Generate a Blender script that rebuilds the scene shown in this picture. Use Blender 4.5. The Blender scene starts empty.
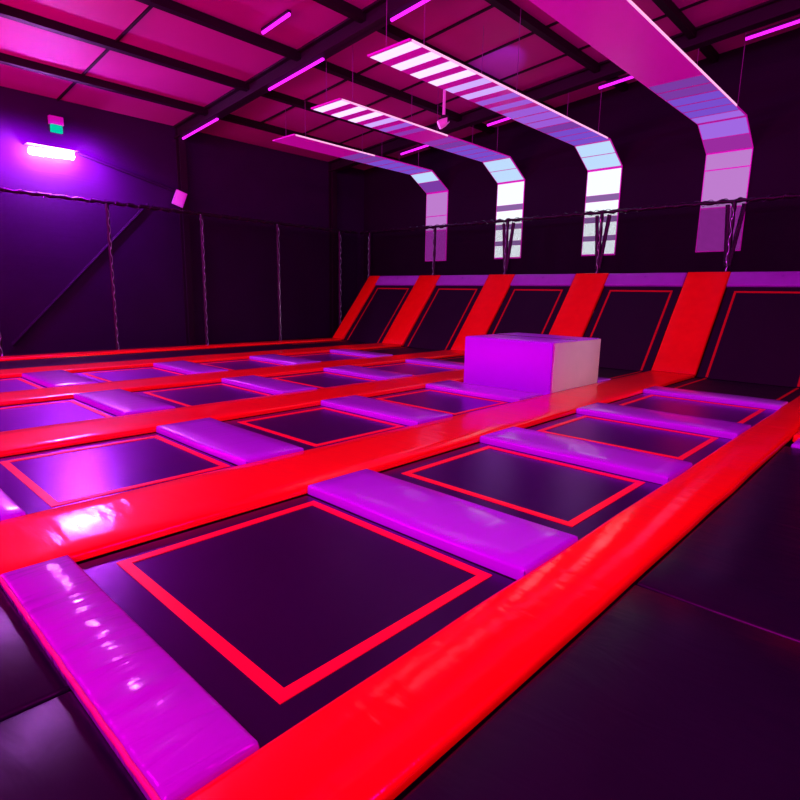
import bpy, bmesh, math, random
from mathutils import Vector, Matrix, noise
random.seed(4)
SC = bpy.context.scene
C = SC.collection

# ------------------------------------------------------------------ materials
def nt(name):
    m = bpy.data.materials.new(name); m.use_nodes = True
    t = m.node_tree; t.nodes.clear()
    o = t.nodes.new('ShaderNodeOutputMaterial')
    return m, t, o

def surf(name, col, rough=.5, var=.12, vscale=3., bump=0., bscale=(6, 6, 6), bdist=.02, spec=.5, coat=0., coat_r=.1, metal=0., fine=0., fscale=120., emit=None, estr=0.):
    """procedural principled surface: colour mottling, wrinkle bump and fine weave bump"""
    m, t, o = nt(name)
    N, L = t.nodes.new, t.links.new
    b = N('ShaderNodeBsdfPrincipled'); L(b.outputs[0], o.inputs[0])
    tc = N('ShaderNodeTexCoord')
    n1 = N('ShaderNodeTexNoise'); n1.inputs['Scale'].default_value = vscale; n1.inputs['Detail'].default_value = 4
    L(tc.outputs['Object'], n1.inputs['Vector'])
    mx = N('ShaderNodeMix'); mx.data_type = 'RGBA'
    mx.inputs[6].default_value = [c * (1 - var) for c in col] + [1]
    mx.inputs[7].default_value = [min(1, c * (1 + var)) for c in col] + [1]
    L(n1.outputs['Fac'], mx.inputs[0]); L(mx.outputs[2], b.inputs['Base Color'])
    mr = N('ShaderNodeMapRange'); mr.inputs[3].default_value = rough * .8; mr.inputs[4].default_value = rough * 1.2
    L(n1.outputs['Fac'], mr.inputs[0]); L(mr.outputs[0], b.inputs['Roughness'])
    b.inputs['Specular IOR Level'].default_value = spec
    b.inputs['Coat Weight'].default_value = coat; b.inputs['Coat Roughness'].default_value = coat_r
    b.inputs['Metallic'].default_value = metal
    nrm = None
    if bump > 0:
        mp = N('ShaderNodeMapping'); mp.inputs['Scale'].default_value = bscale
        L(tc.outputs['Object'], mp.inputs[0])
        n2 = N('ShaderNodeTexNoise'); n2.inputs['Scale'].default_value = 1; n2.inputs['Detail'].default_value = 3
        n2.inputs['Distortion'].default_value = .6
        L(mp.outputs[0], n2.inputs['Vector'])
        bm_ = N('ShaderNodeBump'); bm_.inputs['Strength'].default_value = bump; bm_.inputs['Distance'].default_value = bdist
        L(n2.outputs['Fac'], bm_.inputs['Height']); nrm = bm_
    if fine > 0:
        n3 = N('ShaderNodeTexNoise'); n3.inputs['Scale'].default_value = fscale
        L(tc.outputs['Object'], n3.inputs['Vector'])
        b2 = N('ShaderNodeBump'); b2.inputs['Strength'].default_value = fine; b2.inputs['Distance'].default_value = .003
        L(n3.outputs['Fac'], b2.inputs['Height'])
        if nrm: L(nrm.outputs[0], b2.inputs['Normal'])
        nrm = b2
    if nrm:
        L(nrm.outputs[0], b.inputs['Normal'])
        if coat > 0: L(nrm.outputs[0], b.inputs['Coat Normal'])
    if emit:
        b.inputs['Emission Color'].default_value = (*emit, 1); b.inputs['Emission Strength'].default_value = estr
    return m

def glow(name, col, s):
    m, t, o = nt(name)
    e = t.nodes.new('ShaderNodeEmission'); e.inputs[0].default_value = (*col, 1); e.inputs[1].default_value = s
    t.links.new(e.outputs[0], o.inputs[0]); return m

def jump_fabric():
    """woven black fabric with a violet sheen"""
    m, t, o = nt('black_jump_fabric')
    N, L = t.nodes.new, t.links.new
    tc = N('ShaderNodeTexCoord')
    n = N('ShaderNodeTexNoise'); n.inputs['Scale'].default_value = 1.6; n.inputs['Detail'].default_value = 5; L(tc.outputs['Object'], n.inputs['Vector'])
    w = N('ShaderNodeTexNoise'); w.inputs['Scale'].default_value = 170; L(tc.outputs['Object'], w.inputs['Vector'])
    b1 = N('ShaderNodeBump'); b1.inputs['Strength'].default_value = .04; b1.inputs['Distance'].default_value = .02; L(n.outputs['Fac'], b1.inputs['Height'])
    b2 = N('ShaderNodeBump'); b2.inputs['Strength'].default_value = .2; b2.inputs['Distance'].default_value = .003; L(w.outputs['Fac'], b2.inputs['Height']); L(b1.outputs[0], b2.inputs['Normal'])
    d = N('ShaderNodeBsdfDiffuse')
    mx = N('ShaderNodeMix'); mx.data_type = 'RGBA'; mx.inputs[6].default_value = (.003, .0005, .012, 1); mx.inputs[7].default_value = (.005, .001, .018, 1)
    L(n.outputs['Fac'], mx.inputs[0]); L(mx.outputs[2], d.inputs[0])
    g1 = N('ShaderNodeBsdfGlossy'); g1.inputs['Color'].default_value = (.62, .10, 1, 1); g1.inputs['Roughness'].default_value = .42
    g2 = N('ShaderNodeBsdfGlossy'); g2.inputs['Color'].default_value = (.8, .3, 1, 1); g2.inputs['Roughness'].default_value = .2
    for x in (d, g1, g2): L(b2.outputs[0], x.inputs['Normal'])
    f = N('ShaderNodeFresnel'); f.inputs['IOR'].default_value = 1.45; L(b1.outputs[0], f.inputs['Normal'])
    h = N('ShaderNodeMath'); h.operation = 'MULTIPLY'; h.inputs[1].default_value = 1.7; h.use_clamp = True; L(f.outputs[0], h.inputs[0])
    gg = N('ShaderNodeMixShader'); gg.inputs[0].default_value = .5; L(g1.outputs[0], gg.inputs[1]); L(g2.outputs[0], gg.inputs[2])
    ms = N('ShaderNodeMixShader'); L(h.outputs[0], ms.inputs[0]); L(d.outputs[0], ms.inputs[1]); L(gg.outputs[0], ms.inputs[2])
    L(ms.outputs[0], o.inputs[0]); return m

def net_material():
    m, t, o = nt('black_netting')
    N, L = t.nodes.new, t.links.new
    tc = N('ShaderNodeTexCoord'); sx = N('ShaderNodeSeparateXYZ'); L(tc.outputs['UV'], sx.inputs[0])
    outs = []
    for i in (0, 1):
        a = N('ShaderNodeMath'); a.operation = 'MULTIPLY'; a.inputs[1].default_value = 1 / .022; L(sx.outputs[i], a.inputs[0])
        f = N('ShaderNodeMath'); f.operation = 'FRACT'; L(a.outputs[0], f.inputs[0])
        g = N('ShaderNodeMath'); g.operation = 'LESS_THAN'; g.inputs[1].default_value = .2; L(f.outputs[0], g.inputs[0]); outs.append(g)
    mx = N('ShaderNodeMath'); mx.operation = 'MAXIMUM'; L(outs[0].outputs[0], mx.inputs[0]); L(outs[1].outputs[0], mx.inputs[1])
    tr = N('ShaderNodeBsdfTransparent'); d = N('ShaderNodeBsdfDiffuse'); d.inputs[0].default_value = (.012, .01, .014, 1)
    ms = N('ShaderNodeMixShader'); L(mx.outputs[0], ms.inputs[0]); L(tr.outputs[0], ms.inputs[1]); L(d.outputs[0], ms.inputs[2])
    L(ms.outputs[0], o.inputs[0]); return m

RED = surf('red_vinyl', (1., .001, .001), .5, .05, 2.5, .3, (2.0, 9, 5), .016, .12, coat=.75, coat_r=.13)
RED_RAMP = surf('red_ramp_vinyl', (.9, .003, .003), .4, .1, 5, .3, (2, 6, 6), .02, .25)
PURPLE = surf('purple_vinyl', (.42, .14, .84), .42, .05, 2.5, .3, (8, 2.2, 5), .016, .4, coat=1., coat_r=.14)
PURPLE_WRINKLED = surf('creased_purple_vinyl', (.36, .09, .56), .45, .05, 2.5, .9, (7, 1.1, 4), .035, .25, coat=1., coat_r=.08)
PURPLE_BLOCK = surf('purple_block_vinyl', (.44, .05, 1.), .3, .04, 2, .2, (3, 3, 3), .02, .35)
LAVENDER = surf('lavender_vinyl', (.34, .22, .58), .3, .15, 4, .5, (14, 4, 4), .02, .4)
GREY_VINYL = surf('pale_grey_vinyl', (.55, .52, .5), .45, .12, 3, .3, (2, 6, 3), .02, .3)
BED = jump_fabric()
BED_FAR = surf('black_ramp_fabric', (.009, .001, .014), .6, .15, 2., .1, (3, 3, 3), .01, .25, fine=.3)
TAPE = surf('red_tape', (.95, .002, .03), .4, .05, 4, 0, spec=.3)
BLACKF = surf('black_foam', (.012, .008, .014), .7, .2, 4, spec=.2)
MATV = surf('black_mat_vinyl', (.006, .001, .014), .34, .25, 2, .35, (2, 5, 3), .02, .28)
GAP = surf('dark_floor', (.01, .007, .012), .8, .2, 2, spec=.1)
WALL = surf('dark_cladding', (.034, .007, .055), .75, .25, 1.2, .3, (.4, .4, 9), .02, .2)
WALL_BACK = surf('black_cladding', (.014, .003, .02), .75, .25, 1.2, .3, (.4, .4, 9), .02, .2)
STEEL = surf('dark_steel', (.02, .01, .018), .6, .2, 4, spec=.3)
SHEET = surf('roof_sheet', (.66, .05, .40), .6, .1, .8, .15, (1, 12, 1), .01, .3)
PURLIN = surf('purlin_steel', (.016, .007, .013), .6, .2, 3, spec=.2)
BOARD = surf('white_ribbon_board', (.72, .08, .66), .45, .04, 2, spec=.25, emit=(.8, .0, .55), estr=.32)  # magenta light on the white board, painted as colour and faint emission
BOARD_EDGE = surf('ribbon_edge', (.4, .1, .3), .5, .05, 2, spec=.3)
LACE = surf('shiny_lacing', (.42, .34, .5), .16, .2, 30, spec=.8, metal=.6, emit=(.55, .3, .8), estr=.14)  # faint emission stands in for glints on the cord
LACE_DULL = surf('dull_lacing', (.16, .1, .18), .14, .2, 30, spec=.8, metal=.7)
TUBE = surf('black_padding', (.008, .004, .01), .35, .3, 8, .6, (20, 20, 30), .02, .5)
BRACE = surf('brace_steel', (.03, .009, .045), .8, spec=.1)
TAPE_SHADED = surf('dull_red_tape', (.55, .002, .012), .5, .05, 4, 0, spec=.15)  # darker copy of the red tape: dim light on the slope painted in
NET = net_material()
WHITEP = surf('white_plastic', (.85, .8, .85), .4, .05, 5, spec=.4)
WIRE = surf('steel_wire', (.35, .2, .35), .4, .1, 5, spec=.5)
BAR_GLOW = glow('wall_bar_glow', (.9, .30, 1), 230)
BATTEN_GLOW = glow('batten_glow', (.75, .012, .85), 2.2)
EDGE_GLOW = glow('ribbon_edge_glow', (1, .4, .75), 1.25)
GREEN_GLOW = glow('green_lamp_glow', (.0, .75, .5), .8)
PINK_GLOW = glow('spot_lens_glow', (1, .15, .9), 1.5)
SL = dict(  # stripes of light on the ribbon boards, painted as emissive colours
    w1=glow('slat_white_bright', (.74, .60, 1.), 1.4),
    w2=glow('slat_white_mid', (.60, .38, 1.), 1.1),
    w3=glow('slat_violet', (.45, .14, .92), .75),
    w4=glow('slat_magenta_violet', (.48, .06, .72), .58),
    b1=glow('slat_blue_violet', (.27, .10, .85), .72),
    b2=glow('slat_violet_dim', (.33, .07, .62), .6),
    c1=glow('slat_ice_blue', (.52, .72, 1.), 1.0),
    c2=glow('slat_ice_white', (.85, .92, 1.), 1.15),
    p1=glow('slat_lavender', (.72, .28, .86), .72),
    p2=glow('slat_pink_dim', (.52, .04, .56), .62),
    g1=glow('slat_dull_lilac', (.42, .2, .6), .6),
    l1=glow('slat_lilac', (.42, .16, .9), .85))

# ------------------------------------------------------------------ mesh helpers
def obj(name, bm, mat, parent=None, smooth=False):
    me = bpy.data.meshes.new(name); bmesh.ops.recalc_face_normals(bm, faces=bm.faces)
    if smooth:
        for f in bm.faces: f.smooth = True
        for e in bm.edges:
            if len(e.link_faces) == 2 and e.calc_face_angle(0) > 1.0: e.smooth = False
    bm.to_mesh(me); bm.free()
    for m in (mat if isinstance(mat, (list, tuple)) else [mat]): me.materials.append(m)
    o = bpy.data.objects.new(name, me); C.objects.link(o)
    if parent: o.parent = parent
    return o

def thing(name, label, cat, loc=(0, 0, 0), group=None):
    o = bpy.data.objects.new(name, None); C.objects.link(o); o.location = loc; o.empty_display_size = .1
    return tag(o, label, cat, group)

def tag(o, label, cat, group=None):
    o['label'] = label; o['category'] = cat
    if group: o['group'] = group
    return o

def struct(name, bm, mat, parent=None):
    o = obj(name, bm, mat, parent)
    if not parent: o['kind'] = 'structure'
    return o

def box(bm, a, b):
    vs = [bm.verts.new((x, y, z)) for x in (a[0], b[0]) for y in (a[1], b[1]) for z in (a[2], b[2])]
    for f in ((0, 1, 3, 2), (4, 6, 7, 5), (0, 4, 5, 1), (2, 3, 7, 6), (0, 2, 6, 4), (1, 5, 7, 3)):
        bm.faces.new([vs[i] for i in f])
    return vs

def cushion(a, b, bev=.02, step=.3, wob=.006, seed=0., puff=.0):
    """a padded slab: subdivided along x and y, rounded rim, slightly uneven edges"""
    bm = bmesh.new()
    def cuts(lo, hi):
        n = max(1, int((hi - lo) / step)); inner = [lo + bev * 1.0 + (hi - lo - 2 * bev) * i / n for i in range(n + 1)]
        return [lo, lo + bev * .3] + inner + [hi - bev * .3, hi]
    X, Y = cuts(a[0], b[0]), cuts(a[1], b[1])
    def drop(i, n):   # rim profile
        if i in (0, n - 1): return 1.
        if i in (1, n - 2): return .3
        return 0.
    nx, ny = len(X), len(Y); top = []
    for i, x in enumerate(X):
        row = []
        for j, y in enumerate(Y):
            d = min(1., max(drop(i, nx), drop(j, ny)))
            px, py = x, y
            if i in (0, nx - 1) and j in (0, ny - 1):     # round the corners in plan
                px += bev * .9 * (1 if i == 0 else -1); py += bev * .9 * (1 if j == 0 else -1)
            q = Vector((px * 1.3 + seed, py * 1.3, seed * .7))
            w = noise.noise(q) * wob
            u, v = (x - a[0]) / (b[0] - a[0]), (y - a[1]) / (b[1] - a[1])
            z = b[2] - bev * d + w + puff * 16 * u * (1 - u) * v * (1 - v)
            row.append(bm.verts.new((px + noise.noise(q + Vector((9, 0, 0))) * wob, py + noise.noise(q + Vector((0, 9, 0))) * wob, z)))
        top.append(row)
    for i in range(nx - 1):
        for j in range(ny - 1):
            bm.faces.new((top[i][j], top[i + 1][j], top[i + 1][j + 1], top[i][j + 1]))
    rim = [top[i][0] for i in range(nx)] + [top[nx - 1][j] for j in range(1, ny)] + [top[i][ny - 1] for i in range(nx - 2, -1, -1)] + [top[0][j] for j in range(ny - 2, 0, -1)]
    low = [bm.verts.new((v.co.x, v.co.y, a[2])) for v in rim]
    n = len(rim)
    for k in range(n): bm.faces.new((rim[k], low[k], low[(k + 1) % n], rim[(k + 1) % n]))
    bm.faces.new(low)
    return bm

def tube(bm, pts, r, n=8):
    pts = [Vector(p) for p in pts]; rings = []
    for i, p in enumerate(pts):
        d = (pts[min(i + 1, len(pts) - 1)] - pts[max(i - 1, 0)]).normalized()
        up = Vector((0, 0, 1)) if abs(d.z) < .9 else Vector((1, 0, 0))
        s = d.cross(up).normalized(); t = s.cross(d)
        rr = r[i] if isinstance(r, (list, tuple)) else r
        rings.append([bm.verts.new(p + (s * math.cos(2 * math.pi * k / n) + t * math.sin(2 * math.pi * k / n)) * rr) for k in range(n)])
    for i in range(len(rings) - 1):
        for k in range(n): bm.faces.new((rings[i][k], rings[i][(k + 1) % n], rings[i + 1][(k + 1) % n], rings[i + 1][k]))
    bm.faces.new(rings[0][::-1]); bm.faces.new(rings[-1])

def slope_frame(bm):
    """transform a mesh built in (x, s, h) - s along the ramp, h off its face - into the hall"""
    for v in bm.verts:
        x, s, h = v.co
        v.co = (x, YB + s * SD[1] + h * SN[1], s * SD[2] + h * SN[2])

# ------------------------------------------------------------------ layout (metres, deck level z = 0)
PX, PY = 2.7734, 2.38
EDGE = [(-.335, .112)] + [(-k * PX - .446, -k * PX + .446) for k in range(1, 5)] + [(-13.95, -13.42)]
PADY = [(-.03, .31), (2.03, 2.69), (4.39, 5.06), (6.68, 7.36), (9.16, 9.68)]
YB, YT, ZT = 12.0, 13.75, 2.16
LS = math.hypot(YT - YB, ZT); SD = Vector((0, (YT - YB) / LS, ZT / LS)); SN = Vector((0, -ZT / LS, (YT - YB) / LS))
LANE = ['nearest lane', 'second lane', 'third lane', 'fourth lane', 'farthest lane']
ORD = ['first', 'second', 'third', 'fourth', 'fifth']
GAPX = [(EDGE[k + 1][1], EDGE[k][0]) for k in range(5)]
XL, YBK = -15.6, 15.0

# ------------------------------------------------------------------ the shell
bm = bmesh.new(); box(bm, (XL - .2, -7, -.3), (7, YBK + .2, -.125)); struct('floor', bm, GAP)
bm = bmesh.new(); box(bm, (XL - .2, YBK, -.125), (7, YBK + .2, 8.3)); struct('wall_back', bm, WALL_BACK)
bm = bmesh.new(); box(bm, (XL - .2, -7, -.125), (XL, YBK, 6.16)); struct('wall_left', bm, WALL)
def zr(x): return 6.16 + .085 * (x - XL)
bm = bmesh.new()
vs = [bm.verts.new((x, y, zr(x) + dz)) for x in (XL - .2, 7) for y in (-7, YBK + .2) for dz in (0, .1)]
for f in ((0, 1, 3, 2), (4, 6, 7, 5), (0, 4, 5, 1), (2, 3, 7, 6), (0, 2, 6, 4), (1, 5, 7, 3)): bm.faces.new([vs[i] for i in f])
struct('ceiling', bm, SHEET)
# roof steelwork
def bar_on_roof(name, x0, x1, y0, y1, depth, mat, n):
    bm = bmesh.new()
    vs = [bm.verts.new((x, y, zr(x) - dz)) for x in (x0, x1) for y in (y0, y1) for dz in (0.0, depth)]
    for f in ((0, 1, 3, 2), (4, 6, 7, 5), (0, 4, 5, 1), (2, 3, 7, 6), (0, 2, 6, 4), (1, 5, 7, 3)): bm.faces.new([vs[i] for i in f])
    return bm
tr = 0
def trim(bm, mat):
    global tr
    tr += 1; return struct('trim_%d' % tr, bm, mat)
for y in (1.75, 7.62, 13.35):                       # rafters: web and flanges
    bm = bar_on_roof('', XL, 7, y - .02, y + .02, .34, STEEL, 0)
    for dz in (.30, .0):
        vs = [bm.verts.new((x, yy, zr(x) - dz - d2)) for x in (XL, 7) for yy in (y - .13, y + .13) for d2 in (0, .04)]
        for f in ((0, 1, 3, 2), (4, 6, 7, 5), (0, 4, 5, 1), (2, 3, 7, 6), (0, 2, 6, 4), (1, 5, 7, 3)): bm.faces.new([vs[i] for i in f])
    trim(bm, STEEL)
for x in (-13.85, -11.82, -9.75, -7.7, -5.62, -3.5, -1.4, .7, 2.8):
    trim(bar_on_roof('', x - .07, x + .07, -7, YBK, .16, PURLIN, 0), PURLIN)
for y in (4.53, 9.25, 10.75, 12.2):
    trim(bar_on_roof('', XL if y < 8 else -14, 7, y - .025, y + .025, .035, PURLIN, 0), PURLIN)
# columns and wind braces on the left wall, rail at the back wall top
for y in (1.75, 7.64, 13.35):
    bm = bmesh.new(); box(bm, (XL, y - .1, -.125), (XL + .03, y + .1, zr(XL))); box(bm, (XL, y - .012, -.125), (XL + .2, y + .012, zr(XL) - .3)); box(bm, (XL + .2, y - .1, -.125), (XL + .23, y + .1, zr(XL) - .3)); trim(bm, STEEL)
for a, b in (((XL + .06, 3.0, .1), (XL + .06, 6.6, 3.9)), ((XL + .06, 4.9, 4.95), (XL + .06, 7.5, 4.35))):
    bm = bmesh.new(); tube(bm, [a, b], .045, 6); trim(bm, BRACE)

# ------------------------------------------------------------------ trampolines of the flat deck
def outline(bm, x0, x1, y0, y1, w, z, sides='nflr'):
    if 'n' in sides: box(bm, (x0, y0, z), (x1, y0 + w, z + .006))
    if 'f' in sides: box(bm, (x0, y1 - w, z), (x1, y1, z + .006))
    ya, yb = (y0 + w if 'n' in sides else y0), (y1 - w if 'f' in sides else y1)
    if 'l' in sides: box(bm, (x0, ya, z), (x0 + w, yb, z + .006))
    if 'r' in sides: box(bm, (x1 - w, ya, z), (x1, yb, z + .006))
lane_txt = ['nearest lane', 'second lane', 'third lane', 'fourth lane']
cell_txt = ['nearest the camera end', 'second from the camera end', 'third from the camera end', 'fourth from the camera end']
for k in range(4):
    x0, x1 = GAPX[k]
    for j in range(4):
        ya, yb = PADY[j][1], PADY[j + 1][0]
        if j == 0: ya = PADY[0][1]
        ym = (ya + yb) / 2
        t = thing('trampoline', 'flat black trampoline with red outline, %s, %s' % (lane_txt[k], cell_txt[j]), 'trampoline', ((x0 + x1) / 2, ym, -.125), 'flat trampolines in the jump deck')
        hx, hy = (x1 - x0) / 2, (yb - ya) / 2
        bm = bmesh.new(); box(bm, (-hx + .03, -hy + .02, .035), (hx - .03, hy - .02, .065)); jb = obj('jump_bed', bm, BED, t)
        bm = bmesh.new(); outline(bm, -hx + .17, hx - .17, -hy + (.20 if j == 0 else .27), hy - .06, .062, .065); obj('red_outline', bm, TAPE, jb)
        bm = bmesh.new()
        for (a, b) in (((-hx, -hy), (hx, -hy + .05)), ((-hx, hy - .05), (hx, hy)), ((-hx, -hy + .05), (-hx + .05, hy - .05)), ((hx - .05, -hy + .05), (hx, hy - .05))):
            box(bm, (a[0], a[1], 0), (b[0], b[1], .034))
        obj('frame', bm, BLACKF, t)
# the long plain bed of the farthest lane
x0, x1 = GAPX[4]
t = thing('tumble_track', 'long plain black tumble bed beside the left net, without purple pads', 'trampoline', ((x0 + x1) / 2, 5.3, -.125))
hx = (x1 - x0) / 2
bm = bmesh.new(); box(bm, (-hx + .03, -7.4, .035), (hx - .03, 4.3, .065)); obj('jump_bed', bm, BED_FAR, t)
bm = bmesh.new()
for s in (-1, 1): box(bm, (min(s * hx, s * (hx - .05)), -7.4, 0), (max(s * hx, s * (hx - .05)), 4.3, .034))
obj('frame', bm, BLACKF, t)

# ------------------------------------------------------------------ purple pads between trampolines
pad_end = ['nearest the camera', 'second from the camera', 'third from the camera', 'fourth from the camera', 'fifth, next to the sloping bed']
pad_lane = ['nearest lane', 'second lane', 'third lane', 'fourth lane']
for k in range(4):
    for j in range(5):
        if k >= 2 and j == 0: continue
        x0, x1 = GAPX[k]; y0, y1 = PADY[j]
        if (k, j) == (1, 4): y0, y1 = 9.40, 9.95
        lab = 'flat purple vinyl pad across the %s, %s' % (pad_lane[k], pad_end[j])
        if (k, j) == (0, 0): lab = 'long glossy purple pad with wrinkles and a reddish piped edge at bottom left'
        if (k, j) == (1, 3): lab = 'purple vinyl pad in front of the big purple block'
        if (k, j) == (1, 4): lab = 'purple vinyl pad just behind the big purple block'
        t = thing('spacer_pad', lab, 'pad', ((x0 + x1) / 2, (y0 + y1) / 2, -.125), 'purple pads between the trampolines')
        hx, hy = (x1 - x0) / 2, (y1 - y0) / 2
        ex = .004 if k == 0 else -.004
        bm = cushion((-hx + .005, -hy, .065), (hx + ex, hy, .143), .024, .16, .004 if (k, j) == (0, 0) else .010, k * 7.3 + j * 3.1 + 1, .012); obj('cushion', bm, PURPLE_WRINKLED if (k, j) == (0, 0) else PURPLE, t, True)
        bm = bmesh.new(); box(bm, (-hx + .03, -hy + .012, 0), (hx - .06, hy - .05, .064)); obj('base_beam', bm, BLACKF, t)
        if (k, j) == (0, 0):
            bm = bmesh.new(); tube(bm, [(-hx + .03 + (2 * hx - .02) * i / 24, -hy - .003 + .0015 * math.sin(i * 2.3), .128 + .0015 * math.sin(i * 1.7)) for i in range(25)], .011, 8)  # warm light on the pad's near edge, painted as a reddish bead
            obj('piping', bm, surf('red_piping', (.75, .3, .22), .35, .3, 20, .5, (30, 30, 30), .01), t, True)

# ------------------------------------------------------------------ red strips on the deck
strip_lab = ['long red padded strip along the right edge beside the black floor mats',
             'wide red padded strip between the nearest and second trampoline lanes',
             'red padded strip between the second and third trampoline lanes',
             'red padded strip between the third and fourth trampoline lanes',
             'red padded strip between the fourth lane and the plain black bed',
             'narrow red padded strip along the foot of the left net']
for k in range(6):
    a, b = EDGE[k]; ya = -2.0
    t = thing('runner_pad', strip_lab[k], 'pad', ((a + b) / 2, 5, -.125), 'red strips between the lanes')
    h = (b - a) / 2
    bm = cushion((-h, ya - 5, .07), (h, YB - 5 - .02, .125), .03, .16, .008, k * 5.7, .0); obj('cushion', bm, RED, t, True)
    bm = bmesh.new(); box(bm, (-h + .05, ya - 5, 0), (h - .05, YB - 5.02, .069)); obj('base_beam', bm, BLACKF, t)

# ------------------------------------------------------------------ sloping wall: red ramp pads, beds, capping pads
ramp_lab = ['red sloping pad at the far right end of the sloping wall', 'red sloping pad between the two rightmost sloping beds', 'red sloping pad to the right of the middle sloping bed, behind the block',
            'red sloping pad to the left of the middle sloping bed', 'red sloping pad between the two leftmost sloping beds', 'narrow red sloping pad at the left end of the sloping wall']
for k in range(6):
    a, b = EDGE[k]
    if k == 0: b = .45
    t = thing('ramp_pad', ramp_lab[k], 'pad', ((a + b) / 2, 0, 0), 'red pads on the sloping wall'); h = (b - a) / 2
    bm = cushion((-h, .0, -.07), (h, LS, 0.0), .03, .2, .006, 20 + k * 3.3); slope_frame(bm); obj('cushion', bm, RED_RAMP, t, True)
    for x in (-h + .1, h - .1):
        bm = bmesh.new(); box(bm, (x - .04, YT - .1, -.125), (x + .04, YT - .02, ZT - .22)); obj('leg', bm, STEEL, t)
    bm = bmesh.new(); box(bm, (-h + .05, .1, -.13), (h - .05, LS - .05, -.071)); slope_frame(bm); obj('frame', bm, STEEL, t)
bed_lab = ['sloping black trampoline with red outline at the far right', 'sloping black trampoline with red outline, second from the right', 'sloping black trampoline with red outline, middle one of five',
           'sloping black trampoline with red outline, second from the left', 'sloping black trampoline with red outline at the far left']
cap_lab = ['lavender capping pad atop the rightmost sloping trampoline', 'lavender capping pad atop the second sloping trampoline from the right', 'lavender capping pad atop the middle sloping trampoline',
           'lavender capping pad atop the second sloping trampoline from the left', 'lavender capping pad atop the leftmost sloping trampoline']
for k in range(5):
    x0, x1 = GAPX[k]; hx = (x1 - x0) / 2
    t = thing('angled_trampoline', bed_lab[k], 'trampoline', ((x0 + x1) / 2, 0, 0), 'sloping wall trampolines')
    bm = bmesh.new(); y0 = {1: 9.97, 4: 9.7}.get(k, PADY[4][1] + .02)
    rise = .04
    box(bm, (-hx + .03, y0, -.09), (hx - .03, YB - .02, -.06))
    b2 = bmesh.new(); box(b2, (-hx + .03, -.02, -.09), (hx - .03, LS - .38, -.06)); slope_frame(b2)
    me = bpy.data.meshes.new('tmp'); b2.to_mesh(me); b2.free(); bm.from_mesh(me); bpy.data.meshes.remove(me)
    jb = obj('jump_bed', bm, BED_FAR, t)
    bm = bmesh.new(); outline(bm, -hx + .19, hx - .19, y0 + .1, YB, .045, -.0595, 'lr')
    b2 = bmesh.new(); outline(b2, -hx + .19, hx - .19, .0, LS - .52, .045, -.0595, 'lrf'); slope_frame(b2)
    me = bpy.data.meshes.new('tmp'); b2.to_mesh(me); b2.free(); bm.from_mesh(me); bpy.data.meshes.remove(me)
    obj('red_outline', bm, TAPE_SHADED, jb)
    bm = bmesh.new()
    box(bm, (-hx, y0, -.125), (-hx + .04, YB, -.091)); box(bm, (hx - .04, y0, -.125), (hx, YB, -.091))
    for x in (-hx + .02, hx - .06): box(bm, (x, YT - .25, -.125), (x + .04, YT - .2, ZT - .45))
    obj('frame', bm, STEEL, t)
    c_ = thing('capping_pad', cap_lab[k], 'pad', ((x0 + x1) / 2, 0, 0), 'lavender pads along the top of the sloping wall')
    bm = cushion((-hx + .01, LS - .40, -.08), (hx - .01, LS - .01, -.005), .025, .12, .006, 50 + k); slope_frame(bm); obj('cushion', bm, LAVENDER, c_, True)
    bm = bmesh.new(); box(bm, (-hx + .05, YT - .1, -.125), (-hx + .1, YT - .05, ZT - .2)); box(bm, (hx - .1, YT - .1, -.125), (hx - .05, YT - .05, ZT - .2)); obj('leg_frame', bm, STEEL, c_)

# ------------------------------------------------------------------ the soft block
t = thing('foam_block', 'large purple foam jump block with one pale grey side standing on the deck', 'block', (-4.112, 8.50, -.053))
bm = cushion((-.88, -.87, 0.001), (.865, .87, .86), .03, .3, .005, 3); obj('block_body', bm, PURPLE_BLOCK, t, True)
bm = cushion((-.43, -.855, 0), (.42, .855, .026), .01, .3, .004, 8)
for v in bm.verts:
    x, y, z = v.co; v.co = (.865 + z, y, x + .43)
o = obj('side_panel', bm, GREY_VINYL, t, True); o['label'] = 'pale grey side panel'
bm = bmesh.new(); box(bm, (-.85, -.004, .858), (.85, .004, .866)); obj('lid_seam', bm, BLACKF, t)

# ------------------------------------------------------------------ black floor mats
def mat_thing(a, b, lab, s):
    t = thing('floor_mat', lab, 'mat', ((a[0] + b[0]) / 2, (a[1] + b[1]) / 2, -.125), 'black floor mats')
    hx, hy = (b[0] - a[0]) / 2, (b[1] - a[1]) / 2
    bm = cushion((-hx, -hy, .001), (hx, hy, .085), .018, .4, .006, s); obj('mat_cover', bm, MATV, t, True)
mat_thing((.13, -1.9), (2.6, 2.44), 'black vinyl floor mat at bottom right, in front of the long seam', 1)
mat_thing((.13, 2.46), (2.6, 6.70), 'black vinyl floor mat right of the red edge strip, behind the long seam', 5)
mat_thing((.13, 7.95), (3.4, 12.2), 'black vinyl floor mat at the far right beyond the small red strip', 7)
mat_thing((-1.155, -2.0), (-.345, -.034), 'black vinyl floor mat at the bottom left corner under the purple pad', 9)
mat_thing((-2.32, -2.0), (-1.17, -.034), 'black vinyl floor mat at the left edge below the red strip', 11)
mat_thing((-5.09, -2.0), (-3.23, -.05), 'black vinyl mat at the camera end of the second lane', 13)
t = thing('runner_pad', 'short red padded strip branching off to the right at the frame edge', 'pad', (1.3, 7.46, -.125))
bm = cushion((-1.17, -.3, .05), (1.2, .32, .14), .03, .2, .006, 31); obj('cushion', bm, RED, t, True)
bm = bmesh.new(); box(bm, (-1.1, -.25, 0), (1.15, .27, .049)); obj('base_beam', bm, BLACKF, t)
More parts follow.
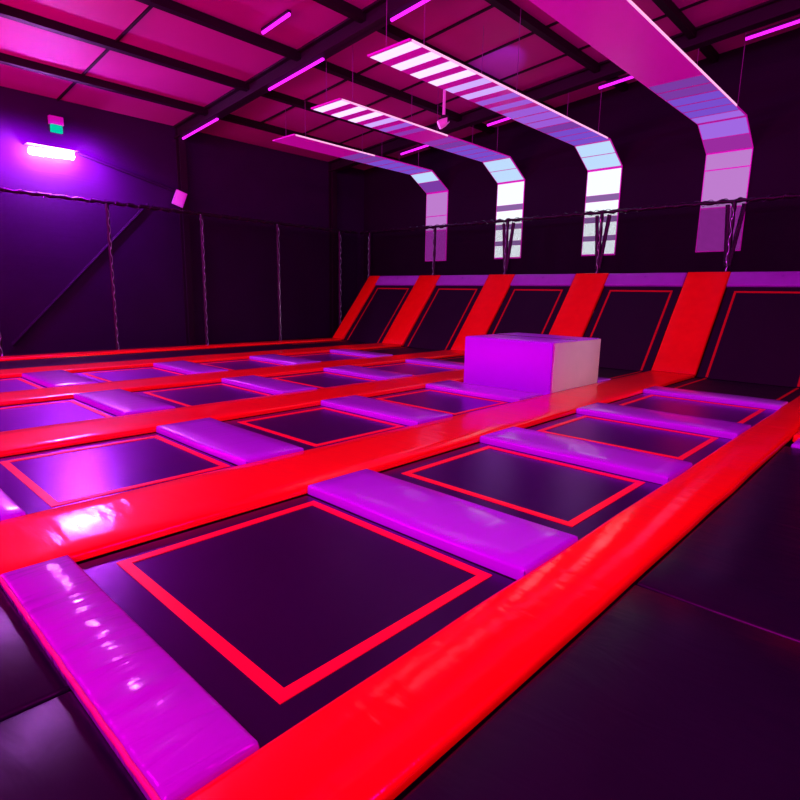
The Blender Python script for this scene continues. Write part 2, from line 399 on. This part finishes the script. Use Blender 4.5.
t = thing('spacer_pad', 'small purple pad at the right frame edge beside the short red strip', 'pad', (1.3, 6.93, -.125))
bm = cushion((-1.12, -.2, .05), (1.2, .22, .115), .03, .2, .006, 33); obj('cushion', bm, PURPLE, t, True)
bm = bmesh.new(); box(bm, (-1.05, -.17, 0), (1.15, .2, .049)); obj('base_beam', bm, BLACKF, t)

# ------------------------------------------------------------------ nets, rails and posts
XN, YN, ZN = -14.75, 14.05, 3.7
def net(name, lab, p0, p1, z0, z1, par=None):
    t = thing(name, lab, 'net', (p0[0], p0[1], z0))
    bm = bmesh.new(); uv = bm.loops.layers.uv.new('uv')
    d = Vector((p1[0] - p0[0], p1[1] - p0[1], 0)); n = 40
    L_ = d.length
    for i in range(n):
        q = [(i / n, 0), ((i + 1) / n, 0), ((i + 1) / n, 1), (i / n, 1)]
        f = bm.faces.new([bm.verts.new((d.x * a, d.y * a, (z1 - z0) * b)) for a, b in q])
        for l, (a, b) in zip(f.loops, q): l[uv].uv = (a * L_, b * (z1 - z0))
    obj('net_panel', bm, NET, t)
    N_ = int(L_ / .12); bm = bmesh.new()
    pts = [(d.x * i / N_, d.y * i / N_, z1 - z0 + .012 * math.sin(i * 1.9)) for i in range(N_ + 1)]
    tube(bm, pts, [.045 + .014 * math.sin(i * 2.4) for i in range(N_ + 1)], 8); rl = obj('top_rail', bm, TUBE, t, True)
    bm = bmesh.new(); u = d.normalized(); side = u.cross(Vector((0, 0, 1)))
    M_ = int(L_ / .03); pts = []
    for i in range(M_ + 1):
        a = i * .03; ph = 2 * math.pi * a / .3
        pts.append(u * a + side * .066 * math.cos(ph) + Vector((0, 0, z1 - z0 + .066 * math.sin(ph))))
    tube(bm, pts, .007, 4); obj('rail_lacing', bm, LACE_DULL, rl)
    return t
net('safety_net', 'black safety net with laced top rail along the left side', (XN, -1.5), (XN, YN - .16), -.12, ZN)
net('safety_net', 'black safety net with dark top rail behind the sloping wall', (XN, YN), (3.5, YN), -.12, ZN)
def post(x, y, lab, along, brace=False):
    x, y = (x + .15, y) if brace is None else (x, y - .15)
    t = thing('net_post', lab, 'post', (x, y, -.125), 'laced posts of the safety nets')
    H = ZN + .08
    bm = bmesh.new(); n = 30
    tube(bm, [(0, 0, H * i / n) for i in range(n + 1)], [.045 + .008 * math.sin(i * 2.2) for i in range(n + 1)], 8); pp = obj('padded_pole', bm, TUBE, t, True)
    bm = bmesh.new(); ph0 = 0 if brace is None else -math.pi / 2; pts = []; rad = []
    n = int(H / .03)                              # one cord zigzagging up the padding, swollen at the front to shape glint dashes
    for i in range(n):
        c_ = math.cos(i * .97); ph = ph0 + .3 * math.sin(i * .97 * .5)
        pts.append((.066 * math.cos(ph), .066 * math.sin(ph), .06 + i * .03 * (H - .15) / H)); rad.append(.003 + .011 * max(0, c_) * (.6 + .8 * noise.noise((i * .31, x, y))))
    tube(bm, pts, rad, 5)
    obj('lacing', bm, LACE, pp)
    if brace:
        bm = bmesh.new(); tube(bm, [(.03, 0, 2.4), (.2, 0, H - .05)], .05, 6); tube(bm, [(-.03, 0, 2.4), (-.13, 0, H - .05)], .045, 6); obj('brace', bm, TUBE, t, True)
lt = ['nearest of the left row', 'second along the left row', 'third along the left row', 'fourth along the left row', 'fifth along the left row near the corner']
for i, y in enumerate((2.55, 5.15, 7.7, 10.3, 12.9)):
    if i == 0: post(XN, y, 'dark laced net post at the left frame edge by the left net', 1, None)
    else: post(XN, y, 'dark net post with glittering lacing, ' + lt[i], 1, None)
bt = ['rightmost behind the sloping wall, in front of the pink ribbon light', 'second from the right behind the sloping wall', 'middle one behind the sloping wall, before a bright ribbon light', 'before the leftmost ribbon light', 'in the corner where both nets meet']
for i, x in enumerate((-2.45, -5.47, -8.3, -11.05, -14.1)):
    post(x, YN, 'laced net post ' + bt[i], 0, i in (0, 1, 2))

# ------------------------------------------------------------------ ribbon boards, light on them painted as emission
ZO, ZBEND, YOV, ZBOT = 5.46, 4.97, 14.08, 2.68
YR = YBK - .06
def ribbon(xc, w, yend, lab, over, bend, wall, edge_y):
    t = thing('ribbon_light', lab, 'light', (xc, YR, ZBOT), 'ribbon lights rising up the back wall')
    h = w / 2; th = .03
    # profile in (y, z) relative to base; lower (visible) skin and upper skin
    prof = [(0, 0), (0, ZBEND - ZBOT), (YOV - YR, ZO - ZBOT), (yend - YR, ZO - ZBOT)]
    outer = [(th, 0), (th, ZBEND - ZBOT + .02), (YOV - YR + .02, ZO - ZBOT + th), (yend - YR, ZO - ZBOT + th)]
    bm = bmesh.new(); rows = []
    for (y, z), (y2, z2) in zip(prof, outer):
        rows.append([bm.verts.new(p) for p in ((-h, y, z), (h, y, z), (h, y2, z2), (-h, y2, z2))])
    for i in range(3):
        for j in range(4): bm.faces.new((rows[i][j], rows[i][(j + 1) % 4], rows[i + 1][(j + 1) % 4], rows[i + 1][j]))
    bm.faces.new(rows[0]); bm.faces.new(rows[-1]); obj('ribbon_board', bm, BOARD, t)
    e = .004
    for (y0, y1, m) in over:                      # light stripes painted under the ceiling run
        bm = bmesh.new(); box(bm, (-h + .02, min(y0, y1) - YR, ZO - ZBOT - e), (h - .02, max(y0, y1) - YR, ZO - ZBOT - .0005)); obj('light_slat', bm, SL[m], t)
    by, bz = YOV - YR, ZO - ZBEND; bl = math.hypot(by, bz); ny, nz = -bz / bl, by / bl   # towards the room
    if ny > 0: ny, nz = -ny, -nz
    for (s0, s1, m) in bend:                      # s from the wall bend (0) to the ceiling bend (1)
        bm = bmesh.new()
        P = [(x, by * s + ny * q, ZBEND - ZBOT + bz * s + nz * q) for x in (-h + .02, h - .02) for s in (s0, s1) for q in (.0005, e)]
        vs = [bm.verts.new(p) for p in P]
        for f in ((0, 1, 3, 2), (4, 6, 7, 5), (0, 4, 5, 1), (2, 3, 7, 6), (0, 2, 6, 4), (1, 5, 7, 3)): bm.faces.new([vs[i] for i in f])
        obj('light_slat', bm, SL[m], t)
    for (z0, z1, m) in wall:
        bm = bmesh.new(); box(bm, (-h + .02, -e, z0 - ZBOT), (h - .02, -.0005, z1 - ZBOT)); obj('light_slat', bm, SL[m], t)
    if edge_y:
        bm = bmesh.new(); box(bm, (h, edge_y[0] - YR, ZO - ZBOT - .01), (h + .014, edge_y[1] - YR, ZO - ZBOT + .025)); obj('edge_light', bm, EDGE_GLOW, t)  # bright side face painted as an emissive strip
    for y in ([yend + .4, yend + 3.2, YOV - .6]):
        for x in (-h + .05, h - .05):
            zt = zr(xc + x) - (ZO + th)
            bm = bmesh.new(); tube(bm, [(x, y - YR, ZO + th - ZBOT), (x, y - YR, ZO + th - ZBOT + zt)], .006, 5); obj('suspension_wire', bm, WIRE, t)

def run(y0, y1, pitch, duty, mats):
    out, y, i = [], y0, 0
    n = int(round((y1 - y0) / pitch))
    for i in range(n):
        a = y0 + i * pitch; out.append((a, a + pitch * duty, mats[min(i * len(mats) // n, len(mats) - 1)]))
    return out
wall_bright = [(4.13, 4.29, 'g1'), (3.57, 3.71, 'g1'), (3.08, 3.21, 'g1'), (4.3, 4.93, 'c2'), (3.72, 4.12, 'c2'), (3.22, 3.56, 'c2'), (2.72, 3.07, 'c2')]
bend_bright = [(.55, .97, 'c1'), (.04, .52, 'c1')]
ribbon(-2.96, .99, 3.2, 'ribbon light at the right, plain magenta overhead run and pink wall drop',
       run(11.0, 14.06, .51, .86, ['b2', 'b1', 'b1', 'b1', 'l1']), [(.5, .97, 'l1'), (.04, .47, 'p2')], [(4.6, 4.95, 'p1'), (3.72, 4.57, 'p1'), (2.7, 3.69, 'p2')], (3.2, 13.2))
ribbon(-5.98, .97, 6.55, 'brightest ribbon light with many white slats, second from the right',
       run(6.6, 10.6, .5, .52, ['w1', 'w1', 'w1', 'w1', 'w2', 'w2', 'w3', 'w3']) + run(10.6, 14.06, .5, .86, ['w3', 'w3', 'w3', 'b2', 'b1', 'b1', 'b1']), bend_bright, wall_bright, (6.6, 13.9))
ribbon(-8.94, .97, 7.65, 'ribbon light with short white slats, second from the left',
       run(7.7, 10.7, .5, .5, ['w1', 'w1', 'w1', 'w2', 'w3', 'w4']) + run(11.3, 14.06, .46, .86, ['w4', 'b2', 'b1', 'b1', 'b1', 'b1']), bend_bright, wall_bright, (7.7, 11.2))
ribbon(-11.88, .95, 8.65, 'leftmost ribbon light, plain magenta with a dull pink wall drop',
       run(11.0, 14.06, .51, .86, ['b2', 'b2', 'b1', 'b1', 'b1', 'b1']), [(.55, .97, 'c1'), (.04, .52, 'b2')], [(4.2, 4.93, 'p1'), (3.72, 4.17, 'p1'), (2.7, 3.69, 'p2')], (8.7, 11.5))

# ------------------------------------------------------------------ fittings on wall and roof
t = thing('wall_light', 'glowing purple-white bar light high on the left wall', 'light', (XL + .05, 4.23, 4.8))
bm = bmesh.new(); tube(bm, [(.16, -.5, -.02), (.16, -.48, -.02), (.16, .48, .02), (.16, .5, .02)], [.05, .085, .085, .05], 20); obj('light_tube', bm, BAR_GLOW, t, True)
bm = bmesh.new(); box(bm, (-.05, -.3, .02), (.05, .3, .12)); box(bm, (-.05, -.56, .122), (.34, .56, .134)); obj('bracket', bm, STEEL, t)  # second box is a visor, added to keep the tube's light off the roof
t = thing('exit_lamp', 'small emergency lamp with green glowing lower face above the bar light', 'light', (XL, 4.43, 5.35))
bm = cushion((-.16, 0, 0), (.16, .12, .2), .02, .2, 0)
for v in bm.verts:
    x, y, z = v.co; v.co = (y, x, z + .18)
obj('lamp_housing', bm, WHITEP, t)
bm = cushion((-.13, 0, 0), (.13, .1, .178), .03, .2, 0)
for v in bm.verts:
    x, y, z = v.co; v.co = (y, x, z)
obj('green_lens', bm, GREEN_GLOW, t)
t = thing('wall_speaker', 'small tilted white box on the left wall column above the net rail', 'speaker', (XL + .3, 7.42, 4.13))
t.rotation_euler = (math.radians(-20), math.radians(8), math.radians(-20))
bm = cushion((-.1, -.15, -.21), (.14, .15, .21), .02, .3, 0); obj('speaker_body', bm, WHITEP, t)
bm = bmesh.new(); box(bm, (.142, -.11, -.17), (.15, .11, .17)); obj('grille', bm, surf('pink_grille', (.95, .85, .95), .4), t)
bm = bmesh.new(); tube(bm, [(-.099, 0, 0), (-.14, 0, 0)], .04, 10); obj('wall_bracket', bm, STEEL, t)

def batten(x0, x1, y, lab, drop=.36):
    xm = (x0 + x1) / 2; t = thing('batten_light', lab, 'light', (xm, y, zr(xm) - drop), 'thin magenta batten lights along the rafters')
    l = (x1 - x0) / 2; s = .085 * l
    bm = bmesh.new(); tube(bm, [(-l, 0, -s), (l, 0, s)], .032, 8); obj('light_tube', bm, BATTEN_GLOW, t, True)
    bm = bmesh.new()
    vs = [bm.verts.new((x, yy, (-s if x < 0 else s) + dz)) for x in (-l, l) for yy in (-.04, .04) for dz in (.034, .07)]
    for f in ((0, 1, 3, 2), (4, 6, 7, 5), (0, 4, 5, 1), (2, 3, 7, 6), (0, 2, 6, 4), (1, 5, 7, 3)): bm.faces.new([vs[i] for i in f])
    obj('housing', bm, STEEL, t)
batten(-15.45, -13.4, 7.66, 'magenta batten light at the left end of the near rafter')
batten(-11.0, -9.0, 7.66, 'magenta batten light on the near rafter, above the left ribbon lights')
batten(-9.4, -8.5, 6.45, 'short violet batten light hanging at the top, left of the near rafter', .10)
batten(-7.0, -5.0, 7.66, 'magenta batten light at the top frame edge on the near rafter')
batten(-5.5, -4.5, 13.25, 'magenta batten light between the two rightmost ribbon lights', .56)
batten(-2.45, -.6, 13.25, 'magenta batten light at the top right on the far rafter', .56)
batten(-12.0, -10.3, 13.25, 'magenta batten light above the leftmost ribbon light', .56)
batten(-8.7, -7.6, 13.25, 'magenta batten light between the middle ribbon lights', .56)

t = thing('ceiling_spotlight', 'small pink lit spotlight hanging under the roof above a ribbon light', 'light', (-8.1, 10.6, 5.5))
zz = zr(-8.1) - 5.5
bm = bmesh.new(); tube(bm, [(0, 0, .22), (0, 0, zz)], .035, 8); obj('drop_rod', bm, surf('pink_rod', (.8, .5, .7), .4, emit=(1, .1, .8), estr=.3), t)
bm = bmesh.new(); tube(bm, [(0, 0, .24), (0, 0, .19)], .07, 12); tube(bm, [(-.16, .03, .2), (.16, -.03, .2)], .018, 8); tube(bm, [(-.16, .03, .2), (-.16, .03, .06)], .018, 8); tube(bm, [(.16, -.03, .2), (.16, -.03, .06)], .018, 8); obj('yoke', bm, STEEL, t)
bm = bmesh.new(); tube(bm, [(.1, .06, .14), (.0, 0, .08), (-.08, -.06, .03)], [.06, .1, .11], 12); lb = obj('lamp_body', bm, surf('pink_housing', (.8, .4, .7), .4, emit=(1, .1, .8), estr=.3), t, True)
bm = bmesh.new(); tube(bm, [(-.082, -.062, .028), (-.1, -.075, .018)], [.1, .085], 12); obj('lens', bm, PINK_GLOW, lb, True)

# ------------------------------------------------------------------ lamps
def area(name, loc, target, size, power, col, sy=None, spread=180):
    l = bpy.data.lights.new(name, 'AREA'); l.energy = power; l.color = col; l.size = size; l.spread = math.radians(spread)
    if sy: l.shape = 'RECTANGLE'; l.size_y = sy
    o = bpy.data.objects.new(name, l); C.objects.link(o); o.location = loc
    o.rotation_euler = (Vector(target) - Vector(loc)).to_track_quat('-Z', 'Y').to_euler(); return o
def spot(name, loc, target, power, col, ang, blend=.5, r=.1):
    l = bpy.data.lights.new(name, 'SPOT'); l.energy = power; l.color = col; l.spot_size = math.radians(ang); l.spot_blend = blend; l.shadow_soft_size = r
    o = bpy.data.objects.new(name, l); C.objects.link(o); o.location = loc
    o.rotation_euler = (Vector(target) - Vector(loc)).to_track_quat('-Z', 'Y').to_euler(); return o
area('wall_bar_lamp', (XL + .35, 4.23, 4.8), (-8, 4.6, 1.2), 1.0, 120, (.42, .0, 1.), .2)
for yy in (3.5, 4.9):
    spot('bar_wall_glow', (XL + .9, yy, 4.9), (XL, yy, 4.2), 750, (.5, .0, 1.), 165, 1., .1)  # added spots: purple halo on the wall around the bar
area('wash_lamp_near', (.5, -3.2, 5.6), (-3, 4.5, 0), 3.0, 430, (1., .0, .80))  # unseen magenta fill, added behind the camera
area('wash_lamp_right', (4.6, 4.0, 6.3), (-3, 8.0, 0), 3.0, 330, (1., .0, .80))  # unseen magenta fill, added on the right
area('wash_lamp_left', (-7.0, -3.5, 5.6), (-9, 6, 0), 3, 400, (.9, .0, 1.))  # unseen purple fill, added at the left behind the camera
area('daylight_door', (6.0, 9.6, 1.4), (-3.2, 8.6, .5), 1., 6, (1., .86, .74), spread=26)  # warm white light from an unseen source, aimed at the block's side
area('roof_uplight', (-11.5, -3.5, 2.5), (-11, 4.5, 6.4), 3.0, 540, (1., .0, .40))
area('roof_uplight_right', (1.5, -2.0, 2.8), (-4, 7.0, 7), 2.5, 170, (1., .0, .36))
spot('bar_roof_beam', (XL + .5, 3.4, 4.9), (-13.0, 3.5, 6.3), 70, (.6, .0, 1.), 36)  # added spot that makes the bar's purple patch on the roof
spot('blue_beam', (-5.3, 10.2, 5.62), (-7.2, 11.4, 6.85), 170, (.22, .2, 1.), 34, .6, .05)

w = bpy.data.worlds.new('hall_air'); SC.world = w; w.use_nodes = True
w.node_tree.nodes['Background'].inputs[0].default_value = (.55, .02, .6, 1); w.node_tree.nodes['Background'].inputs[1].default_value = .06

# ------------------------------------------------------------------ camera
cam = bpy.data.cameras.new('camera'); co = bpy.data.objects.new('camera', cam); C.objects.link(co)
R_ = Vector((0.72654825, 0.68687957, 0.01800291)); U_ = Vector((-0.14006766, 0.12240459, 0.98254678)); F_ = Vector((-0.67268767, 0.71638926, -0.18514246))
M = Matrix((R_, U_, -F_)).transposed().to_4x4(); M.translation = (1.15641, -.60395, 1.53189)
co.matrix_world = M
cam.sensor_width = 36; cam.lens = 563.48 / 800 * 36; cam.clip_start = .05
SC.camera = co
SC.view_settings.view_transform = 'Standard'; SC.view_settings.look = 'None'; SC.view_settings.exposure = 0; SC.view_settings.gamma = 1
